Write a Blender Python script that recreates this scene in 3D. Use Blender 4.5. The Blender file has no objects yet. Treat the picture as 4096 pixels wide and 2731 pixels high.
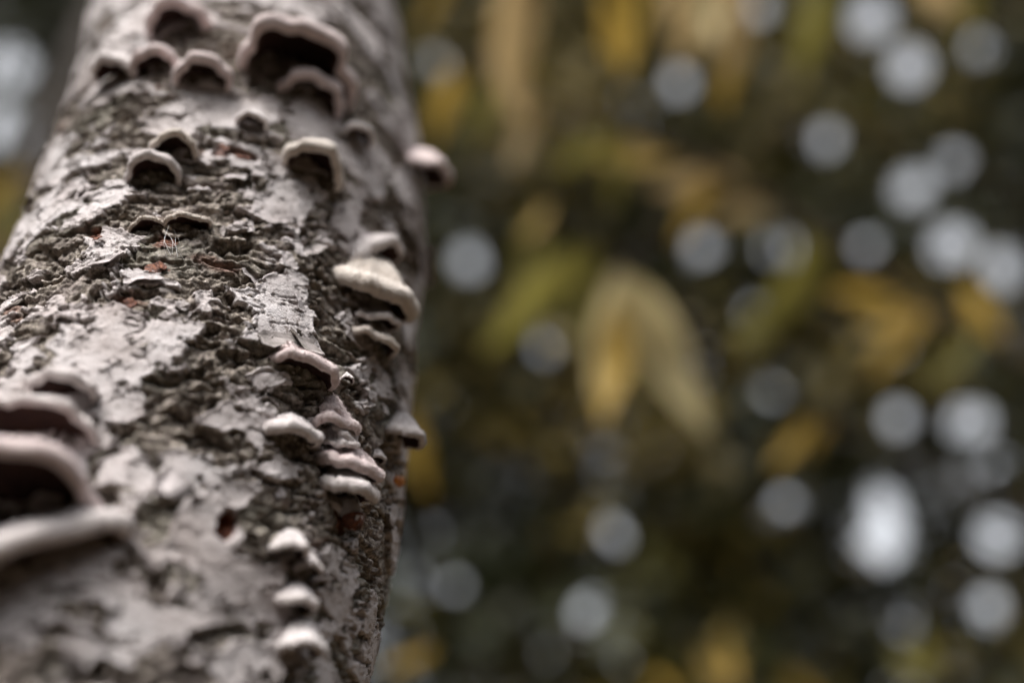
import bpy, math
import numpy as np
from mathutils import Vector, Matrix

# ------------------------------------------------------------------ camera, sky, sun, exposure
CAM_H = 1.30
PITCH = math.radians(35.0)
scene = bpy.context.scene
cam_data = bpy.data.cameras.new('camera')
cam = bpy.data.objects.new('camera', cam_data)
scene.collection.objects.link(cam)
cam.location = (0, 0, CAM_H)
cam.rotation_euler = (math.radians(90) + PITCH, 0, 0)
cam_data.lens = 35.0
cam_data.sensor_width = 36.0
cam_data.clip_start = 0.02
cam_data.clip_end = 500
cam_data.dof.use_dof = True
cam_data.dof.focus_distance = 0.437
cam_data.dof.aperture_fstop = 1.5
scene.camera = cam

SUN_EL, SUN_AZ = math.radians(56), math.radians(215)     # azimuth clockwise from +Y
world = bpy.data.worlds.new('World')
scene.world = world
world.use_nodes = True
wn = world.node_tree.nodes; wl = world.node_tree.links
bg = wn['Background']
sky = wn.new('ShaderNodeTexSky')
sky.sky_type = 'NISHITA'
sky.sun_disc = False
sky.sun_elevation = SUN_EL
sky.sun_rotation = SUN_AZ
sky.air_density = 1.0; sky.dust_density = 6.0; sky.ozone_density = 1.0
hs = wn.new('ShaderNodeHueSaturation')
hs.inputs['Saturation'].default_value = 0.16
wl.new(sky.outputs[0], hs.inputs['Color'])
wl.new(hs.outputs[0], bg.inputs['Color'])
bg.inputs['Strength'].default_value = 0.15

sun_data = bpy.data.lights.new('sun', 'SUN')
sun_data.energy = 1.5
sun_data.angle = math.radians(16)
sun_data.color = (1.0, 0.96, 0.92)
sun = bpy.data.objects.new('sun', sun_data)
scene.collection.objects.link(sun)
sd = Vector((math.sin(SUN_AZ) * math.cos(SUN_EL), math.cos(SUN_AZ) * math.cos(SUN_EL), math.sin(SUN_EL)))
sun.rotation_euler = sd.to_track_quat('Z', 'Y').to_euler()
sun.location = sd * 20

scene.view_settings.view_transform = 'Standard'
scene.view_settings.look = 'None'
scene.view_settings.exposure = 1.28
scene.view_settings.gamma = 1.0
scene.render.engine = 'CYCLES'
scene.cycles.use_denoising = True
scene.cycles.max_bounces = 6
scene.cycles.transparent_max_bounces = 4
scene.cycles.sample_clamp_indirect = 8

# ------------------------------------------------------------------ helpers
COL = scene.collection
rng = np.random.default_rng(11)

def link(o, parent=None):
    COL.objects.link(o)
    if parent is not None:
        o.parent = parent
    return o

def empty(name, loc=(0, 0, 0)):
    o = bpy.data.objects.new(name, None)
    o.location = loc
    o.empty_display_size = 0.01
    return link(o)

def tag(o, label=None, cat=None, group=None, kind=None):
    if label: o['label'] = label
    if cat: o['category'] = cat
    if group: o['group'] = group
    if kind: o['kind'] = kind
    return o

def mesh_np(name, verts, faces, smooth=True):
    """verts (n,3); faces = int array (m,3|4)"""
    me = bpy.data.meshes.new(name)
    verts = np.ascontiguousarray(verts, dtype=np.float32)
    faces = np.ascontiguousarray(faces, dtype=np.int32)
    k = faces.shape[1]
    me.vertices.add(len(verts)); me.vertices.foreach_set('co', verts.ravel())
    me.loops.add(faces.size); me.loops.foreach_set('vertex_index', faces.ravel())
    me.polygons.add(len(faces))
    me.polygons.foreach_set('loop_start', np.arange(0, faces.size, k, dtype=np.int32))
    me.polygons.foreach_set('use_smooth', np.full(len(faces), smooth, dtype=bool))
    me.update(calc_edges=True)
    return me

def attr(me, name, vals):
    a = me.attributes.new(name, 'FLOAT', 'POINT')
    a.data.foreach_set('value', np.ascontiguousarray(vals, dtype=np.float32))

def attr_col(me, name, cols):
    a = me.attributes.new(name, 'FLOAT_COLOR', 'POINT')
    c = np.ones((len(cols), 4), dtype=np.float32); c[:, :3] = cols
    a.data.foreach_set('color', c.ravel())

def obj(name, me, mat, parent=None):
    o = bpy.data.objects.new(name, me)
    if mat is not None:
        me.materials.append(mat)
    return link(o, parent)

def grid_faces(nr, nc, wrap=False):
    i = np.arange(nr - 1)[:, None]; j = np.arange(nc if wrap else nc - 1)[None, :]
    j2 = (j + 1) % nc
    f = np.stack([i * nc + j, i * nc + j2, (i + 1) * nc + j2, (i + 1) * nc + j], -1)
    return f.reshape(-1, 4)

_perm = np.random.default_rng(5).permutation(4096).astype(np.int64)
_ang = np.random.default_rng(6).random(4096) * 2 * np.pi
_gx, _gy = np.cos(_ang), np.sin(_ang)

def noise(x, y, seed=0):
    """2-D gradient noise, about -0.7..0.7"""
    xi = np.floor(x).astype(np.int64); yi = np.floor(y).astype(np.int64)
    fx = x - xi; fy = y - yi
    u = fx * fx * fx * (fx * (fx * 6 - 15) + 10); v = fy * fy * fy * (fy * (fy * 6 - 15) + 10)
    def g(ix, iy, dx, dy):
        h = _perm[(_perm[(ix + seed * 131) & 4095] + iy) & 4095]
        return _gx[h] * dx + _gy[h] * dy
    a = g(xi, yi, fx, fy); b = g(xi + 1, yi, fx - 1, fy)
    c = g(xi, yi + 1, fx, fy - 1); d = g(xi + 1, yi + 1, fx - 1, fy - 1)
    return (a + (b - a) * u) * (1 - v) + (c + (d - c) * u) * v

def fbm(x, y, oct=4, seed=0, gain=0.5):
    s = 0; a = 1.0
    for k in range(oct):
        s = s + a * noise(x * 2 ** k, y * 2 ** k, seed + k * 7); a *= gain
    return s

def smooth(a, b, x):
    t = np.clip((x - a) / (b - a), 0, 1)
    return t * t * (3 - 2 * t)

def tube_arrays(pts, rad, n=8):
    pts = np.asarray(pts, float); rad = np.asarray(rad, float)
    T = np.gradient(pts, axis=0); T /= np.linalg.norm(T, axis=1)[:, None] + 1e-12
    ref = np.array([0.31, 0.17, 0.93]) if abs(T[:, 2]).mean() < .8 else np.array([1., .1, 0])
    A = np.cross(T, ref); A /= np.linalg.norm(A, axis=1)[:, None]
    B = np.cross(T, A)
    th = np.arange(n) * 2 * np.pi / n
    V = pts[:, None] + rad[:, None, None] * (A[:, None] * np.cos(th)[None, :, None] + B[:, None] * np.sin(th)[None, :, None])
    V = V.reshape(-1, 3)
    F = grid_faces(len(pts), n, True)
    return V, F

def smooth_path(pts, m=24):
    pts = np.asarray(pts, float)
    d = np.r_[0, np.cumsum(np.linalg.norm(np.diff(pts, axis=0), axis=1))]
    q = np.linspace(0, d[-1], m)
    P = np.stack([np.interp(q, d, pts[:, k]) for k in range(3)], 1)
    for _ in range(max(1, m // 6)):
        P[1:-1] = (P[:-2] + 2 * P[1:-1] + P[2:]) / 4
    return P

# ------------------------------------------------------------------ materials
def new_mat(name):
    m = bpy.data.materials.new(name); m.use_nodes = True
    nt = m.node_tree; b = nt.nodes['Principled BSDF']
    return m, nt, b

def N(nt, t, **kw):
    n = nt.nodes.new(t)
    for k, v in kw.items():
        if k.startswith('i_'): n.inputs[k[2:]].default_value = v
        else: setattr(n, k, v)
    return n

def mixc(nt, fac, a, b):
    m = nt.nodes.new('ShaderNodeMix'); m.data_type = 'RGBA'
    for sock, val in ((m.inputs[0], fac), (m.inputs[6], a), (m.inputs[7], b)):
        if isinstance(val, bpy.types.NodeSocket): nt.links.new(val, sock)
        elif isinstance(val, tuple): sock.default_value = (*val, 1)
        else: sock.default_value = val
    return m.outputs[2]

def ramp(nt, src, stops):
    r = nt.nodes.new('ShaderNodeValToRGB')
    e = r.color_ramp.elements
    while len(e) < len(stops): e.new(0.5)
    for k, (p, c) in enumerate(stops):
        e[k].position = p; e[k].color = (*c, 1) if isinstance(c, tuple) else (c, c, c, 1)
    nt.links.new(src, r.inputs[0])
    return r.outputs[0]

def nz(nt, vec, scale, detail=3, rough=0.55):
    n = N(nt, 'ShaderNodeTexNoise'); n.inputs['Scale'].default_value = scale
    n.inputs['Detail'].default_value = detail; n.inputs['Roughness'].default_value = rough
    nt.links.new(vec, n.inputs['Vector'])
    return n.outputs['Fac']

def attribute(nt, name, out='Fac'):
    a = N(nt, 'ShaderNodeAttribute'); a.attribute_name = name
    return a.outputs[out]

def bump(nt, b, h, strength, dist):
    n = N(nt, 'ShaderNodeBump'); n.inputs['Strength'].default_value = strength; n.inputs['Distance'].default_value = dist
    nt.links.new(h, n.inputs['Height']); nt.links.new(n.outputs[0], b.inputs['Normal'])

def bark_material():
    m, nt, b = new_mat('pale_flaking_bark')
    tc = N(nt, 'ShaderNodeTexCoord').outputs['Object']
    pale = attribute(nt, 'pale'); rust = attribute(nt, 'rust'); lichen = attribute(nt, 'lichen')
    n1 = nz(nt, tc, 28, 4, .6); n2 = nz(nt, tc, 340, 4, .7); n3 = nz(nt, tc, 1100, 3, .6); n4 = nz(nt, tc, 70, 3, .6)
    cp = ramp(nt, n1, [(.30, (.43, .375, .36)), (.52, (.52, .475, .468)), (.72, (.59, .555, .555))])
    sp = ramp(nt, n2, [(.34, .0), (.44, 1.)])
    cp = mixc(nt, sp, (.23, .195, .18), cp)
    cr = ramp(nt, n2, [(.31, (.026, .020, .016)), (.41, (.100, .082, .067)), (.50, (.205, .174, .145)), (.58, (.32, .28, .24)), (.68, (.52, .46, .425))])
    pk = ramp(nt, n4, [(.50, 0.), (.66, .42)])
    cr = mixc(nt, pk, cr, mixc(nt, n3, (.16, .125, .115), (.50, .43, .42)))
    lm = nt.nodes.new('ShaderNodeMath'); lm.operation = 'MULTIPLY'
    nt.links.new(lichen, lm.inputs[0]); nt.links.new(ramp(nt, n3, [(.35, 0.), (.6, 1.)]), lm.inputs[1])
    cr = mixc(nt, lm.outputs[0], cr, mixc(nt, n2, (.14, .13, .10), (.31, .30, .25)))
    # ragged edge between plate and rough bark
    ed = nt.nodes.new('ShaderNodeMath'); ed.operation = 'ADD'
    nt.links.new(pale, ed.inputs[0])
    e2 = nt.nodes.new('ShaderNodeMapRange'); e2.inputs['From Min'].default_value = .3; e2.inputs['From Max'].default_value = .7
    e2.inputs['To Min'].default_value = -.38; e2.inputs['To Max'].default_value = .38
    nt.links.new(n2, e2.inputs['Value']); nt.links.new(e2.outputs[0], ed.inputs[1])
    pm = ramp(nt, ed.outputs[0], [(.36, 0.), (.64, 1.)])
    c = mixc(nt, pm, cr, cp)
    rc = ramp(nt, n2, [(.3, (.022, .006, .003)), (.5, (.12, .028, .009)), (.7, (.30, .085, .03))])
    c = mixc(nt, rust, c, rc)
    nt.links.new(c, b.inputs['Base Color'])
    b.inputs['Roughness'].default_value = .88
    b.inputs['Specular IOR Level'].default_value = .2
    h = nt.nodes.new('ShaderNodeMath'); h.operation = 'MULTIPLY_ADD'
    nt.links.new(n3, h.inputs[0]); h.inputs[1].default_value = .5; nt.links.new(n2, h.inputs[2])
    bump(nt, b, h.outputs[0], .8, .0016)
    return m

def flake_material():
    m, nt, b = new_mat('bark_flake')
    tc = N(nt, 'ShaderNodeTexCoord').outputs['Object']
    n1 = nz(nt, tc, 160, 4, .6); n2 = nz(nt, tc, 700, 3, .6)
    oi = N(nt, 'ShaderNodeObjectInfo')
    c = mixc(nt, oi.outputs['Random'], (.17, .145, .125), (.52, .47, .47))
    c = mixc(nt, ramp(nt, n1, [(.35, .75), (.6, 0.)]), c, (.06, .05, .04))
    nt.links.new(c, b.inputs['Base Color'])
    b.inputs['Roughness'].default_value = .9
    bump(nt, b, n2, .6, .0008)
    return m

def rusty_material():
    m, nt, b = new_mat('rusty_inner_bark')
    tc = N(nt, 'ShaderNodeTexCoord').outputs['Object']
    n2 = nz(nt, tc, 420, 4, .65)
    nt.links.new(ramp(nt, n2, [(.3, (.02, .005, .003)), (.5, (.085, .022, .008)), (.72, (.26, .085, .03))]), b.inputs['Base Color'])
    b.inputs['Roughness'].default_value = .8
    bump(nt, b, n2, .8, .001)
    return m

def cap_material(name, base, edge, dark):
    m, nt, b = new_mat(name)
    tc = N(nt, 'ShaderNodeTexCoord').outputs['Object']
    rad = attribute(nt, 'rad')
    n1 = nz(nt, tc, 180, 3, .6); n2 = nz(nt, tc, 1300, 2, .6); n3 = nz(nt, tc, 420, 3, .6)
    w = nt.nodes.new('ShaderNodeMath'); w.operation = 'MULTIPLY_ADD'
    nt.links.new(n1, w.inputs[0]); w.inputs[1].default_value = .35; nt.links.new(rad, w.inputs[2])
    sn = nt.nodes.new('ShaderNodeMath'); sn.operation = 'SINE'
    sm = nt.nodes.new('ShaderNodeMath'); sm.operation = 'MULTIPLY'; sm.inputs[1].default_value = 21
    nt.links.new(w.outputs[0], sm.inputs[0]); nt.links.new(sm.outputs[0], sn.inputs[0])
    zone = nt.nodes.new('ShaderNodeMapRange'); zone.inputs['From Min'].default_value = -1; zone.inputs['To Max'].default_value = .45
    nt.links.new(sn.outputs[0], zone.inputs['Value'])
    c = mixc(nt, zone.outputs[0], base, dark)
    c = mixc(nt, ramp(nt, rad, [(.86, 0.), (1., 1.)]), c, edge)
    c = mixc(nt, ramp(nt, n3, [(.32, .55), (.5, 0.)]), c, dark)
    nt.links.new(c, b.inputs['Base Color'])
    b.inputs['Roughness'].default_value = .95
    b.inputs['Specular IOR Level'].default_value = .1
    b.inputs['Sheen Weight'].default_value = .25
    b.inputs['Sheen Roughness'].default_value = .5
    h = nt.nodes.new('ShaderNodeMath'); h.operation = 'ADD'
    nt.links.new(n2, h.inputs[0]); nt.links.new(n3, h.inputs[1])
    bump(nt, b, h.outputs[0], .9, .0011)
    return m

def under_material():
    m, nt, b = new_mat('fungus_underside')
    tc = N(nt, 'ShaderNodeTexCoord').outputs['Object']
    rad = attribute(nt, 'rad'); g = attribute(nt, 'gill')
    n1 = nz(nt, tc, 120, 3, .6)
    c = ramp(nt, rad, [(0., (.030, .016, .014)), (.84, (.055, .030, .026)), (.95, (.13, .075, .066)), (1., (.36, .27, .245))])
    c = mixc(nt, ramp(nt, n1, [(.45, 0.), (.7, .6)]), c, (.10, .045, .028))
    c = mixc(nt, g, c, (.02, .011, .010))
    nt.links.new(c, b.inputs['Base Color'])
    b.inputs['Roughness'].default_value = .9
    b.inputs['Specular IOR Level'].default_value = .1
    return m

def leaf_material(name, trans=.35, brown=.35):
    m, nt, b = new_mat(name)
    col = attribute(nt, 'tint', 'Color')
    tc = N(nt, 'ShaderNodeTexCoord').outputs['Object']
    n1 = nz(nt, tc, 14, 3, .6)
    c = mixc(nt, ramp(nt, n1, [(.35, brown), (.65, 0.)]), col, (.07, .045, .015))
    nt.links.new(c, b.inputs['Base Color'])
    b.inputs['Roughness'].default_value = .55
    b.inputs['Specular IOR Level'].default_value = .25
    tr = N(nt, 'ShaderNodeBsdfTranslucent'); nt.links.new(c, tr.inputs['Color'])
    mx = N(nt, 'ShaderNodeMixShader'); mx.inputs[0].default_value = trans
    nt.links.new(b.outputs[0], mx.inputs[1]); nt.links.new(tr.outputs[0], mx.inputs[2])
    nt.links.new(mx.outputs[0], nt.nodes['Material Output'].inputs['Surface'])
    return m

def wood_material(name, a, bcol, scale=30):
    m, nt, b = new_mat(name)
    tc = N(nt, 'ShaderNodeTexCoord').outputs['Object']
    mp = N(nt, 'ShaderNodeMapping'); mp.inputs['Scale'].default_value = (1, 1, .25)
    nt.links.new(tc, mp.inputs['Vector'])
    n1 = nz(nt, mp.outputs[0], scale, 5, .6)
    nt.links.new(ramp(nt, n1, [(.35, a), (.65, bcol)]), b.inputs['Base Color'])
    b.inputs['Roughness'].default_value = .9
    b.inputs['Specular IOR Level'].default_value = .08
    bump(nt, b, n1, .7, .01)
    return m

M_BARK = bark_material()
M_FLAKE = flake_material()
M_RUST = rusty_material()
M_CAP = [cap_material('fungus_cap_white', (.66, .615, .61), (.70, .64, .625), (.46, .40, .39)),
         cap_material('fungus_cap_cream', (.60, .54, .485), (.68, .61, .55), (.43, .35, .29)),
         cap_material('fungus_cap_pink', (.65, .55, .54), (.70, .59, .575), (.48, .37, .36))]
M_UNDER = under_material()
M_LEAF = leaf_material('autumn_leaf', .45, .12)
M_CROWN = leaf_material('crown_leaf', .25)
M_WOOD = wood_material('dark_bark', (.014, .011, .009), (.036, .029, .023))
M_TWIG = wood_material('twig_bark', (.045, .032, .022), (.10, .072, .05), 60)

# ------------------------------------------------------------------ ground
gx = np.concatenate([-np.geomspace(90, .5, 26), np.linspace(-.4, .4, 5), np.geomspace(.5, 90, 26)])
GX, GY = np.meshgrid(gx, gx)
GZ = .06 * fbm(GX * .5, GY * .5, 3, 90)
gm = mesh_np('ground', np.stack([GX.ravel(), GY.ravel(), GZ.ravel()], 1), grid_faces(len(gx), len(gx)))
mg, ntg, bgd = new_mat('leaf_litter')
tcg = N(ntg, 'ShaderNodeTexCoord').outputs['Object']
ng = nz(ntg, tcg, 9, 6, .7)
ntg.links.new(ramp(ntg, ng, [(.3, (.025, .017, .010)), (.5, (.075, .048, .024)), (.62, (.13, .085, .035)), (.8, (.05, .06, .02))]), bgd.inputs['Base Color'])
bgd.inputs['Roughness'].default_value = .95
bump(ntg, bgd, ng, 1.0, .05)
tag(obj('ground', gm, mg), 'brown leaf litter on the forest floor', kind='structure')

# ------------------------------------------------------------------ the subject: flaking tree trunk
SP = (-0.1862, 0.1275, -0.1277, -0.169, 0.4245, 0.0708, 0.0227, 0.1093, 0.0086, -0.018)
def spine(t):
    """centre line and radius of the trunk at height t above the camera"""
    t = np.asarray(t, float)
    lo, hi = -.12, .95
    tc = np.clip(t, lo, hi); dt = t - tc
    x = SP[0] + SP[1] * tc + SP[2] * tc ** 2 + SP[3] * tc ** 3 + dt * (SP[1] + 2 * SP[2] * tc + 3 * SP[3] * tc ** 2) * np.exp(-np.abs(dt) / 1.5)
    y = SP[4] + SP[5] * tc + SP[6] * tc ** 2 + dt * (SP[5] + 2 * SP[6] * tc) * .7
    r = SP[7] + SP[8] * tc + SP[9] * tc ** 2
    r = r + np.where(t < lo, .03 * np.clip(-dt, 0, 2) ** 1.5, 0) - np.where(t > hi, .018 * dt, 0)
    return x, y, r
U0 = math.atan2(-.46, .19)            # direction from the axis towards the open side
R0 = .115
def trunk_base(u, t):
    x, y, r = spine(t)
    return np.stack([x + r * np.cos(U0 + u), y + r * np.sin(U0 + u), t + CAM_H + 0 * u], -1)

PALE = [(-0.0307, 0.2386, 0.0279, 0.0124, 0.6), (-0.0554, 0.2713, 0.0255, 0.0048, 0.5), (0.0218, 0.2695, 0.0119, 0.0134, 0.6), (0.0372, 0.2584, 0.0082, 0.0089, 0.5), (-0.0848, 0.3203, 0.0304, 0.0047, 0.5), (-0.0146, 0.3883, 0.0202, 0.0102, 0.5), (-0.0483, 0.3854, 0.0241, 0.0101, 0.5), (0.0039, 0.1764, 0.0083, 0.0095, 0.6), (-0.0351, 0.2113, 0.0126, 0.0118, 0.6), (0.0149, 0.2014, 0.0105, 0.006, 0.5), (0.0241, 0.148, 0.0148, 0.0203, 0.6), (0.024, 0.2196, 0.0055, 0.0125, 0.6), (0.0133, 0.3501, 0.0108, 0.0149, 0.4), (0.0227, 0.4007, 0.0094, 0.016, 0.4), (-0.0861, 0.4795, 0.0136, 0.0115, 0.5), (0.013, 0.4947, 0.0103, 0.0147, 0.5), (-0.0415, 0.4, 0.0144, 0.0052, 0.4), (0.0769, 0.2567, 0.0078, 0.0117, 0.4), (0.0922, 0.3083, 0.008, 0.0206, 0.3), (0.0419, 0.1249, 0.0203, 0.0145, 0.5), (0.0867, 0.1411, 0.0096, 0.0241, 0.4), (0.0017, 0.108, 0.0146, 0.0084, 0.3), (0.0473, 0.3445, 0.0072, 0.0178, 0.4), (0.0629, 0.3835, 0.0083, 0.0163, 0.3), (-0.0044, 0.3206, 0.0123, 0.0071, 0.3), (-0.0402, 0.1412, 0.0162, 0.007, 0.4), (-0.0526, 0.3714, 0.0145, 0.0037, 0.4), (-0.0023, 0.287, 0.0117, 0.018, -0.6), (0.0466, 0.29, 0.0089, 0.0212, -0.5), (-0.0056, 0.2111, 0.0156, 0.012, -0.6), (0.0949, 0.2173, 0.0132, 0.0251, -0.6), (-0.0004, 0.2417, 0.0055, 0.0126, -0.6), (-0.0936, 0.2944, 0.026, 0.0091, -0.4), (-0.0651, 0.2687, 0.0178, 0.0039, -0.5), (-0.053, 0.3232, 0.0272, 0.0051, -0.4), (-0.0745, 0.3718, 0.0164, 0.01, -0.4), (0.0158, 0.3023, 0.0123, 0.0093, -0.4), (0.0526, 0.256, 0.0088, 0.0136, -0.5), (0.0494, 0.223, 0.0124, 0.0129, -0.5), (-0.0131, 0.1889, 0.0117, 0.0096, -0.5), (-0.0019, 0.1568, 0.0095, 0.011, -0.4), (0.0396, 0.1727, 0.0145, 0.0137, -0.5), (0.1045, 0.1668, 0.0092, 0.0173, -0.5), (-0.1295, 0.4283, 0.0226, 0.0167, -0.3), (-0.083, 0.257, 0.0149, 0.0064, -0.4), (0.0778, 0.1767, 0.014, 0.0105, -0.4), (-0.0175, 0.2753, 0.0039, 0.011, -0.4), (-0.0128, 0.4712, 0.0124, 0.0113, -0.5), (0.0435, 0.4831, 0.0084, 0.0179, -0.5), (0.0556, 0.4343, 0.0084, 0.0171, -0.45), (0.0723, 0.4809, 0.0082, 0.0184, -0.5), (-0.0331, 0.4461, 0.0099, 0.0082, -0.45), (-0.1184, 0.4925, 0.0201, 0.0119, -0.5), (0.0769, 0.3847, 0.0077, 0.0138, -0.5), (0.0391, 0.3422, 0.0058, 0.01, -0.4), (-0.0613, 0.4492, 0.0111, 0.0055, -0.4), (0.0983, 0.278, 0.0083, 0.0125, -0.5), (0.0535, 0.537, 0.0093, 0.0128, -0.4), (-0.019, 0.4266, 0.0095, 0.0067, -0.4), (0.002, 0.4078, 0.0138, 0.0132, -0.3), (0.0798, 0.3298, 0.0059, 0.0104, -0.4)]
RUST = [(-0.0404, 0.2546, 0.0044, 0.0034, 1, 0.004), (-0.0338, 0.2749, 0.0049, 0.0022, 1, 0.002), (0.0267, 0.1573, 0.0043, 0.006, 1, 0.005), (-0.0132, 0.3549, 0.0072, 0.0049, 0.8, 0.003), (-0.0698, 0.2963, 0.0059, 0.0059, 0.8, 0.003), (-0.0343, 0.2929, 0.0058, 0.0058, 0.8, 0.001), (0.0786, 0.1791, 0.004, 0.0055, 0.8, 0.001), (-0.0227, 0.3535, 0.0025, 0.0039, 0.7, 0.002)]
def bark_fields(u, t):
    s = u * R0
    wx = s + .007 * fbm(s * 35, t * 35, 3, 21); wt = t + .005 * fbm(s * 40, t * 40, 3, 27)
    A = .75 * fbm(wx * 13, wt * 27, 2, 1, .55) + .62 * fbm(wx * 42, wt * 78, 4, 5, .6) + .02
    for (bs, bt, rs, rt, a) in PALE:
        A = A + 1.0 * a * np.exp(-((wx - bs) / rs) ** 2 - ((wt - bt) / rt) ** 2)
    A = A - .55 * smooth(.20, .42, fbm(wx * 80, wt * 125, 3, 17, .6))
    pale = smooth(-.04, .05, A)
    lump = .0042 * fbm(s * 11, t * 14, 2, 40)
    # smooth papery plates with thin cracks and lifted rims
    crack = 1 - smooth(.0, .035, np.abs(fbm(wx * 30, wt * 55, 3, 50)))
    plate = .0013 + .0006 * fbm(s * 60, t * 90, 3, 55) + .0009 * np.exp(-((A - .07) / .06) ** 2) - .0011 * crack * smooth(.1, .3, A)
    # crumbling rough bark: broken blocks, ridges, pits
    rid = 1 - 2.2 * np.abs(fbm(wx * 70, wt * 115, 3, 60, .6))
    cr2 = 1 - 2.0 * np.abs(noise(wx * 260, wt * 330, 66))
    cell = fbm(wx * 140, wt * 200, 4, 70, .68)
    grain = noise(wx * 520, wt * 560, 74)
    crumb = fbm(wx * 240, wt * 270, 2, 79, .6)
    pit = smooth(.25, .40, fbm(wx * 62, wt * 118, 4, 77, .62))
    fis = 1 - smooth(.0, .09, np.abs(fbm(wx * 20, wt * 46, 3, 82)))
    led = fbm(wx * 52, wt * 112, 4, 88, .6)
    rough = -.0007 + .0006 * rid + .0005 * cr2 + .0009 * cell + .0010 * np.tanh(led * 7) + .0008 * grain + .0009 * crumb - .0040 * pit - .0034 * fis
    d = lump + pale * plate + (1 - pale) * rough
    rust = np.zeros_like(s)
    for (bs, bt, rs, rt, a, dep) in RUST:
        q = ((wx - bs) / rs) ** 2 + ((wt - bt) / rt) ** 2 + .5 * fbm(s * 160, t * 160, 2, 99)
        k = smooth(1.25, .6, q)
        rust = np.maximum(rust, a * k); d = d - dep * k
    rust = np.maximum(rust, .45 * (1 - pale) * smooth(.46, .66, fbm(wx * 24, wt * 38, 3, 110)))
    lich = .8 * smooth(0., .4, fbm(s * 17, t * 22, 3, 120)) * (1 - pale)
    return d, pale, rust, lich

ud = math.radians(108)
us = np.concatenate([np.linspace(-ud, ud, 620), np.linspace(ud, 2 * math.pi - ud, 46)[1:-1]])
ts = np.concatenate([np.linspace(-CAM_H - .05, -.02, 60)[:-1], np.linspace(-.02, .10, 90)[:-1], np.linspace(.10, .46, 560)[:-1], np.linspace(.46, .92, 370), np.linspace(.92, 4.2, 120)[1:]])
UU, TT = np.meshgrid(us, ts)
fu, ft = UU.ravel(), TT.ravel()
d, pale, rust, lich = bark_fields(fu, ft)
seam = smooth(math.pi, math.pi * .93, fu) + smooth(math.pi, math.pi * 1.07, fu)
B = trunk_base(fu, ft)
nrm = np.stack([np.cos(U0 + fu), np.sin(U0 + fu), -.08 + 0 * fu], 1)
# small sideways crumble so that ledges overhang
lat = .0011 * (1 - pale) * noise(fu * R0 * 230, ft * 230, 130)
ver = -.0012 * (1 - pale) * noise(fu * R0 * 170, ft * 210, 133)
tan = np.stack([-np.sin(U0 + fu), np.cos(U0 + fu), 0 * fu], 1)
V = B + nrm * (d * seam)[:, None] + tan * lat[:, None]
V[:, 2] += ver
tree = tag(empty('tree', (float(spine(-1.3)[0]), float(spine(-1.3)[1]), 0)),
           'thick grey tree trunk with pale flaking bark, dotted with small bracket fungi', 'tree')
tree_at = np.array(tree.location)
tm = mesh_np('trunk', V - tree_at, grid_faces(len(ts), len(us), True))
attr(tm, 'pale', pale); attr(tm, 'rust', rust); attr(tm, 'lichen', lich)
trunk = obj('trunk', tm, M_BARK, tree)

def trunk_frame(u, t, sink=0.0):
    """point on the real bark, outward (level), sideways, up"""
    dd = bark_fields(np.array([u]), np.array([t]))[0][0]
    p = trunk_base(np.array([u]), np.array([t]))[0]
    out = np.array([math.cos(U0 + u), math.sin(U0 + u), 0.0])
    side = np.array([-out[1], out[0], 0.0])
    return p + out * (dd - sink), out, side

# ------------------------------------------------------------------ curled bark flakes (sub-parts of the trunk)
def flake_mesh(w, h, curl, seed, thick=.0006):
    r = np.random.default_rng(seed)
    nx, ny = 6, 4
    X, Y = np.meshgrid(np.linspace(-.5, .5, nx), np.linspace(0, 1, ny))
    jag = r.normal(0, .10, X.shape)
    x = X * w * (1 + .25 * r.normal(0, .5, X.shape) * (np.abs(X) > .45)) ; y = -Y * h * (1 + jag * (Y > .6))
    z = curl * h * Y ** 2 + .12 * h * np.cos(X * 7 + seed) * Y + r.normal(0, .02 * h, X.shape)
    top = np.stack([x, z + thick, y], -1).reshape(-1, 3)      # local: x side, y out, z up
    bot = np.stack([x, z, y], -1).reshape(-1, 3)
    F = grid_faces(ny, nx)
    n = nx * ny
    ring = [i for i in range(nx)] + [(j + 1) * nx - 1 for j in range(1, ny)] + [(ny - 1) * nx + i for i in range(nx - 2, -1, -1)] + [j * nx for j in range(ny - 2, 0, -1)]
    side = [(a, b_, b_ + n, a + n) for a, b_ in zip(ring, ring[1:] + ring[:1])]
    return mesh_np('bark_flake', np.concatenate([top, bot]), np.concatenate([F, F[:, ::-1] + n, np.array(side)]), False)

def set_frame(o, p, side, out, up):
    m = Matrix(((side[0], out[0], up[0], p[0]), (side[1], out[1], up[1], p[1]), (side[2], out[2], up[2], p[2]), (0, 0, 0, 1)))
    o.matrix_world = m

FLAKES = [flake_mesh(.016, .008, .55, 1), flake_mesh(.011, .010, .35, 2), flake_mesh(.022, .007, .75, 3),
          flake_mesh(.008, .006, .5, 4), flake_mesh(.013, .012, .25, 5), flake_mesh(.028, .009, .45, 6)]
for f in FLAKES: f.materials.append(M_FLAKE)
def put_flake(me, u, t, roll, scale, name='bark_flake', lift=0.0):
    p, out, side = trunk_frame(u, t)
    c, s_ = math.cos(roll), math.sin(roll)
    up = np.array([0, 0, 1.0])
    sd_, u_ = side * c + up * s_, -side * s_ + up * c
    o = bpy.data.objects.new(name, me)
    link(o, trunk)
    p = p + out * lift - tree_at
    m = Matrix([[sd_[k] * scale, out[k] * scale, u_[k] * scale, p[k]] for k in range(3)] + [[0, 0, 0, 1]])
    o.matrix_local = m
    return o
cu = rng.uniform(-1.45, 1.55, 2600); ct = rng.uniform(.0, .86, 2600)
_, cpale, _, _ = bark_fields(cu, ct)
edge = np.where((cpale > .15) & (cpale < .85))[0]
loose = np.where(cpale < .05)[0]
pick = list(edge[:150]) + list(loose[:110])
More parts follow.
